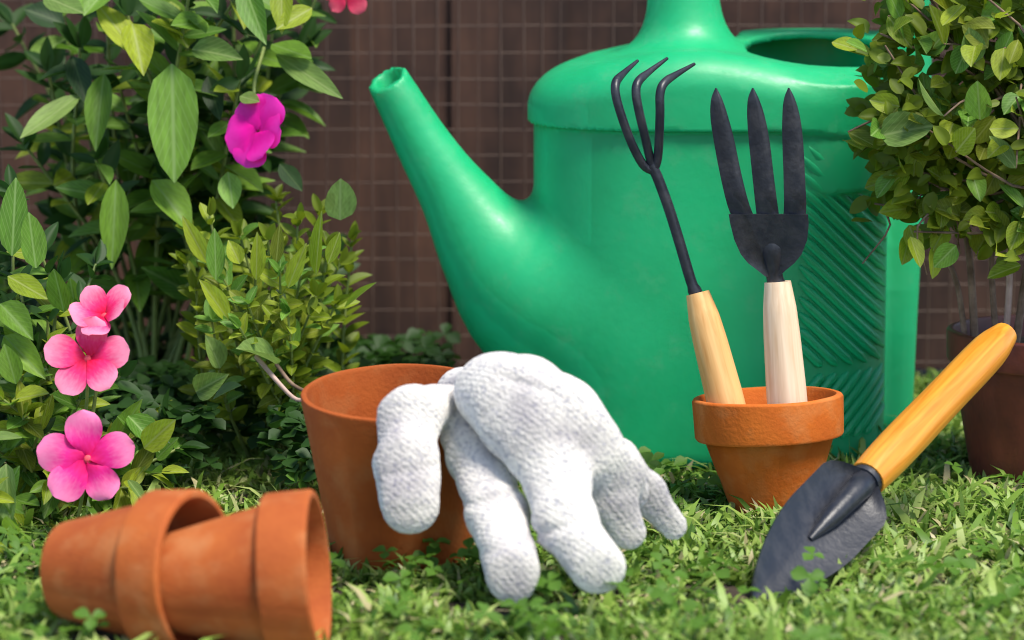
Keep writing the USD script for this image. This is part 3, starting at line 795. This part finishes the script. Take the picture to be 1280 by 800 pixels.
def facing(scatter=0.6):
    """leaf faces mostly turn up and to the light, a little towards the open side"""
    return unit(np.array([0.15, -0.55, 0.75]) + scatter * rng.standard_normal(3))
def leafy_stem(pl, pts, r, leaf_len, leaf_w, mats, kind='lance', step=0.02, start=0.2, spread=0.9, droop=0.2, m=None, whorl=2, n=26, tip=True):
    """a stem with pairs of leaves"""
    P = pl.stem(pts, r, r * 0.5, m, n=14)
    C = spline(pts, n * 3)
    seg = np.r_[0, np.cumsum(np.linalg.norm(np.diff(C, axis=0), axis=1))]
    d = seg[-1] * start; turn = rng.random() * 6
    while d < seg[-1]:
        i = min(np.searchsorted(seg, d), len(C) - 2)
        t = unit(C[i + 1] - C[i])
        e1 = unit(np.cross(t, [0.3, 0.8, 0.2])); e2 = np.cross(t, e1)
        for w in range(whorl):
            a = turn + 2 * math.pi * w / whorl + 0.3 * rng.standard_normal()
            out = math.cos(a) * e1 + math.sin(a) * e2
            ll = leaf_len * (0.7 + 0.6 * rng.random()) * (1 - 0.35 * d / seg[-1])
            dr = unit(out * spread + t * (0.5 + 0.3 * rng.random()) + np.array([0, 0, -droop * rng.random()]))
            nrm = unit(0.5 * t + 0.9 * np.array([0.15, -0.6, 0.8]) + 0.35 * rng.standard_normal(3))
            pl.leaf(C[i], C[i] + dr * ll, ll * leaf_w * (0.85 + 0.3 * rng.random()), nrm, mats[rng.integers(len(mats))], kind)
        turn += math.pi / 2 + 0.3 * rng.standard_normal(); d += step * (0.8 + 0.4 * rng.random())
    if tip:
        t = unit(C[-1] - C[-3])
        for k in range(3):
            dr = unit(t + 0.6 * rng.standard_normal(3)); ll = leaf_len * 0.6
            pl.leaf(C[-1], C[-1] + dr * ll, ll * leaf_w, facing(0.4), mats[-1], kind)

def hero(pl, u0, v0, u1, v1, w, y0, y1, m, kind='lance', n=None):
    p0, p1 = at(u0, v0, y0), at(u1, v1, y1)
    pl.leaf(p0, p1, px(w, (y0 + y1) / 2) / 2, unit(n if n is not None else facing(0.25) + np.array([0, -0.5, 0])), m, kind, True)

# tall broad-leaved plant in the upper left
A0 = np.array([at(190, 500, 2.25)[0], 2.25, 0.0])
A = Plant('broad_leaved_plant', 'tall broad-leaved plant with one magenta bloom at the upper left', 'plant', A0)
tops = [(60, -60, 2.28), (130, -40, 2.22), (190, -80, 2.26), (235, 10, 2.16), (290, -70, 2.24), (350, -50, 2.22), (405, -30, 2.28), (300, 100, 2.15), (150, 110, 2.2), (15, 30, 2.32), (375, 60, 2.25), (100, 60, 2.18), (250, 60, 2.2), (200, 120, 2.24), (330, 40, 2.18), (270, 130, 2.2), (160, 20, 2.15), (60, 90, 2.25), (240, -30, 2.12), (310, -30, 2.16), (120, 200, 2.16), (210, 230, 2.16), (30, 180, 2.2)]
for (u, v, y) in tops:
    e = at(u, v, y); b = A0 + [0.02 * rng.standard_normal(), 0.02 * rng.standard_normal(), 0]
    mid = (b * 0.45 + e * 0.55) + [0.015 * rng.standard_normal(), 0.02, 0]
    leafy_stem(A, [b, mid, e], 0.0022, 0.047, 0.20, [L_GREEN, L_GREEN, L_GREEN, L_FRESH, L_YELLOW], 'lance', 0.015, 0.45, 0.9, 0.8)
for h in [(215, 80, 218, 228, 62, 2.12, 2.10, L_FRESH, 'oval', (0.1, -1, 0.35)), (100, 118, 25, 175, 34, 2.16, 2.12, L_PALE), (130, 92, 118, 186, 34, 2.16, 2.13, L_GREEN), (145, 225, 140, 335, 36, 2.12, 2.10, L_GREEN),
          (345, 68, 428, 122, 30, 2.14, 2.10, L_PALE), (105, 20, 140, -25, 45, 2.14, 2.16, L_FRESH), (175, 70, 120, 5, 40, 2.13, 2.16, L_YELLOW), (165, 30, 180, 88, 40, 2.13, 2.10, L_YELLOW),
          (235, 60, 200, -5, 36, 2.14, 2.16, L_YELLOW), (240, 62, 300, 70, 34, 2.12, 2.10, L_PALE), (305, -20, 330, 52, 34, 2.13, 2.10, L_FRESH), (352, -20, 352, 40, 28, 2.12, 2.1, L_YELLOW), (390, 10, 345, 36, 28, 2.12, 2.1, L_YELLOW),
          (190, 225, 240, 285, 44, 2.13, 2.11, L_GREEN), (285, 215, 292, 262, 30, 2.12, 2.10, L_FRESH), (350, 205, 378, 240, 24, 2.13, 2.11, L_DARK), (340, 55, 390, 75, 36, 2.15, 2.12, L_GREEN), (80, 30, 30, 10, 40, 2.2, 2.2, L_DARK),
          (260, 30, 215, 30, 34, 2.13, 2.1, L_GREEN), (300, 120, 325, 128, 20, 2.11, 2.1, L_PALE), (90, 70, 110, 130, 30, 2.18, 2.15, L_DARK), (260, 95, 275, 150, 26, 2.16, 2.14, L_DARK), (55, -5, 105, 18, 36, 2.15, 2.13, L_PALE)]:
    hero(A, *h)
fp = A.flower(at(324, 165, 2.10), (-0.55, -0.75, 0.22), px(43, 2.1), P_MAGENTA, petals=6, cup=0.35, spin=0.2, widths=0.62, heart=False, label='magenta bloom, half closed')
A.stem([at(330, 60, 2.16), at(318, 105, 2.125), at(320, 140, 2.11), at(324, 165, 2.105)], 0.0014, 0.0012)
A.flower(at(432, -8, 2.2), (0.1, -0.9, -0.1), px(30, 2.2), P_RED, petals=5, cup=0.3, heart=True, label='red bloom at the top')
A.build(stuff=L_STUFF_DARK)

# dark foliage low against the fence, behind the flowers
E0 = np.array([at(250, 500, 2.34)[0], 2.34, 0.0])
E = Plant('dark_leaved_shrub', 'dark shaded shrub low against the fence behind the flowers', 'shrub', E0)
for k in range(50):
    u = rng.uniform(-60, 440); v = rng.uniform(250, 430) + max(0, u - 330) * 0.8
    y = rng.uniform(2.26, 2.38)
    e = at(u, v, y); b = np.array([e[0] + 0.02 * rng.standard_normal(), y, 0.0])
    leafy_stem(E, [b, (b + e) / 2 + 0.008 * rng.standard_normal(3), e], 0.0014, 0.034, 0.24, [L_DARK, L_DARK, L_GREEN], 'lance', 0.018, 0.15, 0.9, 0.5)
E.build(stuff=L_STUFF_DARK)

# yellow-green shrub between the flowers and the plain pot
B0 = np.array([at(345, 540, 2.12)[0], 2.12, 0.0])
B = Plant('yellow_green_shrub', 'low shrub with small yellow-green leaves behind the plain pot', 'shrub', B0)
for (u, v, y) in [(235, 290, 2.12), (262, 270, 2.06), (300, 295, 2.08), (335, 300, 2.04), (372, 275, 2.08), (400, 265, 2.12), (425, 330, 2.1), (440, 300, 2.14), (280, 350, 2.02), (350, 340, 2.0), (310, 380, 2.0), (395, 370, 2.03), (245, 360, 2.07), (345, 250, 2.15), (420, 380, 2.05), (320, 330, 2.02), (270, 320, 2.03), (380, 320, 2.04), (360, 390, 2.0), (300, 410, 1.99), (265, 400, 2.0), (410, 310, 2.06), (230, 330, 2.08)]:
    e = at(u, v, y); b = B0 + [0.02 * rng.standard_normal(), 0.015 * rng.standard_normal(), 0.0]
    leafy_stem(B, [b, b * 0.5 + e * 0.5 + [0.01 * rng.standard_normal(), 0, -0.005], e], 0.0016, 0.024, 0.23, [L_YELLOW, L_OLIVE, L_YELLOW, L_FRESH], 'oval', 0.0095, 0.35, 0.8, 0.1, n=40)
for h in [(425, 275, 425, 222, 40, 2.06, 2.05, L_PALE, 'oval'), (345, 455, 302, 428, 42, 2.0, 1.98, L_PALE, 'oval', (0, -0.5, 1)), (260, 330, 228, 270, 22, 2.03, 2.02, L_YELLOW), (395, 345, 400, 265, 20, 2.02, 2.0, L_YELLOW), (430, 385, 468, 352, 14, 2.03, 2.0, L_YELLOW),
          (320, 350, 322, 290, 22, 2.0, 1.99, L_YELLOW), (270, 350, 268, 285, 24, 2.0, 2.0, L_FRESH), (285, 400, 252, 350, 26, 2.0, 1.98, L_YELLOW), (360, 360, 382, 305, 20, 2.0, 1.99, L_YELLOW), (275, 460, 260, 420, 30, 2.0, 1.99, L_PALE),
          (245, 490, 280, 470, 34, 1.99, 1.97, L_PALE), (265, 500, 300, 480, 28, 1.99, 1.97, L_DARK), (300, 330, 286, 300, 22, 2.0, 2.0, L_YELLOW), (345, 330, 350, 280, 18, 2.0, 2.0, L_OLIVE), (410, 330, 425, 290, 18, 2.0, 2.0, L_YELLOW)]:
    hero(B, *h)
B.stem([at(320, 445, 2.0), at(345, 475, 1.99), at(368, 498, 1.985), at(385, 500, 1.98)], 0.0018, 0.0013, TWIG_PALE)
B.stem([at(345, 455, 2.01), at(365, 480, 2.0), at(390, 495, 1.99), at(402, 520, 1.985)], 0.0014, 0.0012, TWIG)
B.build(stuff=L_STUFF)

# pink flowers at the left edge
C0 = np.array([at(70, 640, 1.98)[0], 1.98, 0.0])
C = Plant('pink_flowering_plant', 'leafy plant at the left edge with three pink five-petalled flowers', 'flowering plant', C0)
for (u, v, y) in [(15, 240, 2.0), (45, 300, 1.98), (-20, 300, 2.0), (75, 350, 1.97), (120, 330, 2.04), (10, 400, 1.94), (-30, 430, 1.96), (50, 440, 1.95), (180, 540, 1.93), (30, 520, 1.9), (-10, 560, 1.9), (150, 470, 1.98), (60, 600, 1.88), (200, 590, 1.92), (100, 500, 1.93), (-15, 620, 1.85), (10, 690, 1.8), (25, 360, 1.95), (60, 400, 1.95), (-10, 350, 1.97), (30, 460, 1.92), (5, 500, 1.9), (50, 540, 1.9), (130, 560, 1.93), (160, 610, 1.9), (225, 560, 1.97), (210, 520, 2.0), (100, 380, 2.0)]:
    e = at(u, v, y); b = C0 + [0.025 * rng.standard_normal(), 0.02 * rng.standard_normal(), 0.0]
    leafy_stem(C, [b, b * 0.5 + e * 0.5 + [0.01 * rng.standard_normal(), 0, 0], e], 0.0018, 0.034, 0.21, [L_GREEN, L_FRESH, L_GREEN, L_OLIVE, L_YELLOW], 'lance', 0.015, 0.3, 0.9, 0.4)
for h in [(15, 320, 20, 222, 36, 1.94, 1.95, L_FRESH, 'oval'), (45, 335, 35, 265, 34, 1.93, 1.93, L_FRESH, 'oval'), (80, 390, 68, 335, 32, 1.93, 1.92, L_GREEN, 'oval'), (10, 345, 60, 375, 30, 1.93, 1.91, L_YELLOW), (5, 420, 55, 470, 36, 1.92, 1.9, L_GREEN),
          (0, 380, 40, 420, 36, 1.92, 1.9, L_GREEN), (15, 500, 60, 490, 30, 1.9, 1.88, L_YELLOW), (-20, 545, 28, 548, 18, 1.88, 1.86, L_PALE), (180, 560, 218, 525, 34, 1.9, 1.89, L_YELLOW, 'oval'), (160, 520, 200, 560, 34, 1.92, 1.9, L_FRESH), (8, 580, 10, 655, 36, 1.86, 1.84, L_PALE, 'oval'),
          (160, 600, 182, 628, 14, 1.87, 1.85, L_PALE), (140, 560, 175, 500, 26, 1.93, 1.92, L_GREEN), (20, 480, 5, 430, 30, 1.9, 1.9, L_GREEN)]:
    hero(C, *h)
def stalk(uv, y, base_uv, yb):
    C.stem([at(*base_uv, yb), (at(*base_uv, yb) + at(*uv, y)) / 2 + [0, 0.01, 0.004], at(*uv, y) + [0, 0.004, 0]], 0.0014, 0.001)
C.flower(at(131, 396, 1.885), (-0.15, -0.72, 0.62), px(46, 1.885), P_CORAL, spin=0.95, cup=0.62, label='coral pink flower seen from the side, topmost')
C.flower(at(110, 449, 1.872), (-0.05, -0.85, 0.32), px(52, 1.87), P_CORAL, spin=0.35, cup=0.30, label='coral pink flower, middle one')
C.flower(at(110, 574, 1.835), (0.05, -1.0, 0.22), px(57, 1.835), P_PINK, spin=1.62, cup=0.12, label='bright pink flower open to the front, lowest')
stalk((131, 396), 1.885, (110, 560), 1.93); stalk((110, 449), 1.872, (100, 600), 1.92); stalk((110, 574), 1.835, (90, 690), 1.90)
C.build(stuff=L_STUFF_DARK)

# leafy shrub in the dark pot
D = Plant('potted_shrub', 'bushy yellow-green shrub growing in the dark red pot', 'shrub', DP + [0, 0, 0.09])
cc, rad = np.array([0.347, 2.01, 0.286]), np.array([0.136, 0.085, 0.145])
twig_tips = []
for k in range(66):
    for _ in range(50):
        d = rng.standard_normal(3); d /= np.linalg.norm(d); d *= 0.55 + 0.4 * rng.random()
        if d[2] > -0.75:
            break
    twig_tips.append(cc + d * rad)
for (u0, v0, u1, v1, u2, v2, m, r) in [(1258, 395, 1262, 340, 1255, 250, TWIG_PALE, 0.0026), (1222, 400, 1214, 345, 1205, 270, TWIG, 0.0030), (1250, 398, 1240, 345, 1242, 260, TWIG, 0.0024), (1212, 396, 1195, 350, 1165, 300, TWIG, 0.0022), (1270, 398, 1285, 330, 1310, 240, TWIG, 0.003)]:
    D.stem([np.array([at(u0, v0, 2.03)[0], 2.035, 0.088]), at(u1, v1, 2.03), at(u2, v2, 2.05)], r, r * 0.7, m)
for k in range(9):                                   # bare twig ends under the crown
    a_ = cc + rad * np.array([rng.uniform(-0.75, 0.7), rng.uniform(-0.5, 0.5), -0.62])
    D.stem([a_, a_ + [0.006 * rng.standard_normal(), 0, -0.012], a_ + [0.009 * rng.standard_normal(), 0.004, -0.026 - 0.02 * rng.random()]], 0.0009, 0.0005, TWIG, n=6, sides=4)
for e in twig_tips:
    s0 = cc + np.array([0.2, 0.0, -0.6]) * rad * (0.6 + 0.4 * rng.random())
    D.stem([s0, (s0 + e) / 2 + 0.012 * rng.standard_normal(3), e], 0.0015, 0.0007, TWIG, n=7, sides=4)
shm = [L_OLIVE, L_YELLOW, L_YELLOW, L_FRESH, L_YELLOW]
cnt = 0
for e in twig_tips:
    s0 = cc + np.array([0.1, 0.0, -0.4]) * rad
    for k in range(50):
        t = 0.35 + 0.68 * rng.random()**0.7
        p = s0 * (1 - t) + e * t + 0.011 * rng.standard_normal(3)
        q = (p - cc) / rad
        if q @ q > 1.3 or sup(p[None], CA + 0.012, CB + 0.012)[0] < 0 or meshkit.noise(p[None] * 42, 21)[0] < 0.36 or q @ q > 0.62 + 0.75 * meshkit.noise(p[None] * 24, 8)[0]:
            continue
        out = unit(q + 0.9 * rng.standard_normal(3) + [0, 0, 0.3])
        ll = 0.009 + 0.015 * rng.random()
        outer = q @ q > 0.55
        D.leaf(p, p + out * ll, ll * (0.26 + 0.12 * rng.random()), unit(q * 0.2 + np.array([0.1, -0.55, 0.3]) + facing(0.35)), shm[rng.integers(5)] if outer else [L_OLIVE, L_YELLOW, L_FRESH][rng.integers(3)], 'oval')
for h in [(1100, 170, 1165, 155, 44, 1.96, 1.95, L_PALE, 'oval'), (1215, 80, 1212, 35, 34, 1.96, 1.95, L_PALE, 'oval'), (1180, 145, 1145, 100, 18, 1.95, 1.94, L_PALE), (1225, 150, 1222, 100, 34, 1.95, 1.94, L_FRESH, 'oval'), (1270, 210, 1235, 170, 26, 1.95, 1.94, L_PALE), (1195, 190, 1220, 160, 34, 1.95, 1.94, L_YELLOW, 'oval'),
          (1180, 55, 1165, 5, 26, 1.98, 1.97, L_YELLOW), (1110, 20, 1140, 60, 26, 1.99, 1.98, L_YELLOW), (1255, 60, 1250, 100, 28, 1.96, 1.95, L_YELLOW, 'oval'), (1060, 165, 1100, 185, 22, 2.0, 1.99, L_OLIVE), (1140, 260, 1100, 265, 30, 2.0, 1.98, L_OLIVE), (1275, 120, 1255, 140, 26, 1.95, 1.94, L_FRESH, 'oval')]:
    hero(D, *h)
    a_ = at(h[0], h[1], h[5])
    D.stem([a_ + (cc - a_) * 0.55, a_ + (cc - a_) * 0.25 + [0, 0, 0.004], a_], 0.0011, 0.0007, TWIG, n=6, sides=4)
D.build(stuff=L_STUFF)

# ---------------------------------------------------------------- grass and clover
def clear_of_things(x, y, grow=0.0):
    """where blades may stand: not inside the pots, the can or the trowel blade"""
    ok = np.hypot(x - BIGP[0], y - BIGP[1]) > 0.045 + grow
    ok &= np.hypot(x - SMP[0], y - SMP[1]) > 0.030 + grow
    ok &= np.hypot(x - DP[0], y - DP[1]) > 0.054 + grow
    ok &= (np.abs((x - CC[0]) / (CA + 0.004 + grow))**CN + np.abs((y - CC[1]) / (CB + 0.004 + grow))**CN) > 1
    for m, a, ex in ((m1, a1, 0.0), (m2, a2, 0.0)):
        dx, dy = x - m[0], y - m[1]; ah = unit(a[:2])
        s = -(dx * ah[0] + dy * ah[1]); w = np.abs(-dx * ah[1] + dy * ah[0])
        ok &= ~((s > -0.002) & (s < PH + 0.002) & (w < 0.040 - 0.12 * s))
    s = (x - tip[0]) * unit(TD[:2])[0] + (y - tip[1]) * unit(TD[:2])[1]; w = np.abs(-(x - tip[0]) * unit(TD[:2])[1] + (y - tip[1]) * unit(TD[:2])[0])
    ok &= ~((s > 0.010) & (s < 0.070) & (w < 0.020))
    return ok
def blades(n, lo, hi, length, width, tone_fn, lean=0.75, seed=1):
    r = np.random.default_rng(seed)
    x, y = r.uniform(lo[0], hi[0], n), r.uniform(lo[1], hi[1], n)
    cl = meshkit.fbm(np.stack([x * 22, y * 22, 0 * x], -1), 3, 5)
    keep = (cl > 0.22 + 0.20 * r.random(n)) & clear_of_things(x, y)
    x, y, cl = x[keep], y[keep], cl[keep]; n = len(x)
    L_ = length * (0.55 + 0.75 * r.random(n)) * (0.6 + 0.9 * cl)
    under = np.exp(-(((x - 0.035) / 0.075)**2 + ((y - 1.675) / 0.05)**2)**2)      # pressed down by the glove's fingers
    L_ = L_ * (1 - 0.40 * under) * (1 - 0.35 * np.exp(-(((x - tip[0] - 0.02) / 0.06)**2 + ((y - tip[1] + 0.01) / 0.045)**2)**2))
    a = r.uniform(0, 2 * np.pi, n); le = np.abs(r.normal(lean, 0.28, n))
    W_ = width * (0.6 + 0.8 * r.random(n))
    d = np.stack([np.cos(a), np.sin(a), 0 * a], -1); tw = a + np.pi / 2 + r.normal(0, 0.5, n)
    s_ = np.stack([np.cos(tw), np.sin(tw), 0 * a], -1)
    base = np.stack([x, y, np.full(n, -0.006)], -1)
    V = np.zeros((n, 7, 3))
    for j, t in enumerate((0.0, 0.38, 0.72)):
        c = base + d * (L_ * le * t**1.6)[:, None] + np.array([0, 0, 1]) * (L_ * t * (1 - 0.35 * le * t))[:, None]
        w = (W_ * (0.8, 1.0, 0.72)[j] / 2)[:, None]
        V[:, 2 * j], V[:, 2 * j + 1] = c - s_ * w, c + s_ * w
    V[:, 6] = base + d * (L_ * le)[:, None] + np.array([0, 0, 1]) * (L_ * (1 - 0.45 * le))[:, None]
    f = np.array([[0, 1, 3], [0, 3, 2], [2, 3, 5], [2, 5, 4], [4, 5, 6]])
    F = (f[None] + 7 * np.arange(n)[:, None, None]).reshape(-1, 3)
    tone = tone_fn(x, y, r, n)
    return V.reshape(-1, 3), F, np.repeat(tone, 7, 0)
def tone(x, y, r, n):
    pal = np.array([(0.060, 0.140, 0.016), (0.150, 0.270, 0.032), (0.250, 0.380, 0.065), (0.340, 0.440, 0.11), (0.43, 0.47, 0.19), (0.48, 0.42, 0.22)])
    big = meshkit.fbm(np.stack([x * 9, y * 9, 0 * x], -1), 2, 31)
    k = np.clip((big - 0.5) * 3.2 + 1.6 + r.normal(0, 1.0, n), 0, 4.2)
    k = np.where(r.random(n) < 0.05, 5, k)
    i = k.astype(int); t = (k - i)[:, None]
    return pal[i] * (1 - t) + pal[np.minimum(i + 1, 5)] * t
V1, F1, C1 = blades(84000, (-0.46, 1.50), (0.50, 2.45), 0.0185, 0.0042, tone, seed=3)
V2, F2, C2 = blades(4200, (-0.46, 1.50), (0.50, 2.40), 0.031, 0.0048, tone, lean=0.9, seed=4)
V = np.vstack([V1, V2]); F = np.vstack([F1, F2 + len(V1)])
put('/World', 'grass', (V, F), GRASS, True, colors=np.vstack([C1, C2]), kind='stuff', label='short bright green grass all over the ground', category='grass')

r = np.random.default_rng(9)
def clover(n, lo, hi, seed, h, size):
    r = np.random.default_rng(seed)
    VV, FF, o = [], [], 0
    v0, f0 = leaf_unit('spoon', 0.25, 0.12, 0.0, 4, 2)
    xs, ys = r.uniform(lo[0], hi[0], n), r.uniform(lo[1], hi[1], n)
    ok = (meshkit.fbm(np.stack([xs * 16, ys * 16, 0 * xs + 2], -1), 2, 41) > 0.47) & clear_of_things(xs, ys, 0.004)
    for x, y in zip(xs[ok], ys[ok]):
        z = h * (0.5 + 0.8 * r.random()); a0 = r.random() * 6.28; nrm = unit([r.normal(0, .35), r.normal(-.2, .35), 1])
        for k in range(3):
            a = a0 + k * 2.094
            d = unit(np.array([math.cos(a), math.sin(a), 0]) - nrm * (nrm @ [math.cos(a), math.sin(a), 0]))
            ll = size * (0.75 + 0.5 * r.random())
            X_, Y_, Z_, T = leaf_frame(np.array([x, y, z]), np.array([x, y, z]) + d * ll, ll * 0.42, nrm)
            VV.append(v0 @ np.array([X_, Y_, Z_]) + T); FF.append(f0 + o); o += len(v0)
    return np.vstack(VV), np.vstack(FF)
put('/World', 'clover', clover(700, (-0.42, 1.50), (0.46, 2.05), 5, 0.019, 0.0095), L_CLOVER, True, kind='stuff', label='small clover leaves scattered among the grass', category='clover')
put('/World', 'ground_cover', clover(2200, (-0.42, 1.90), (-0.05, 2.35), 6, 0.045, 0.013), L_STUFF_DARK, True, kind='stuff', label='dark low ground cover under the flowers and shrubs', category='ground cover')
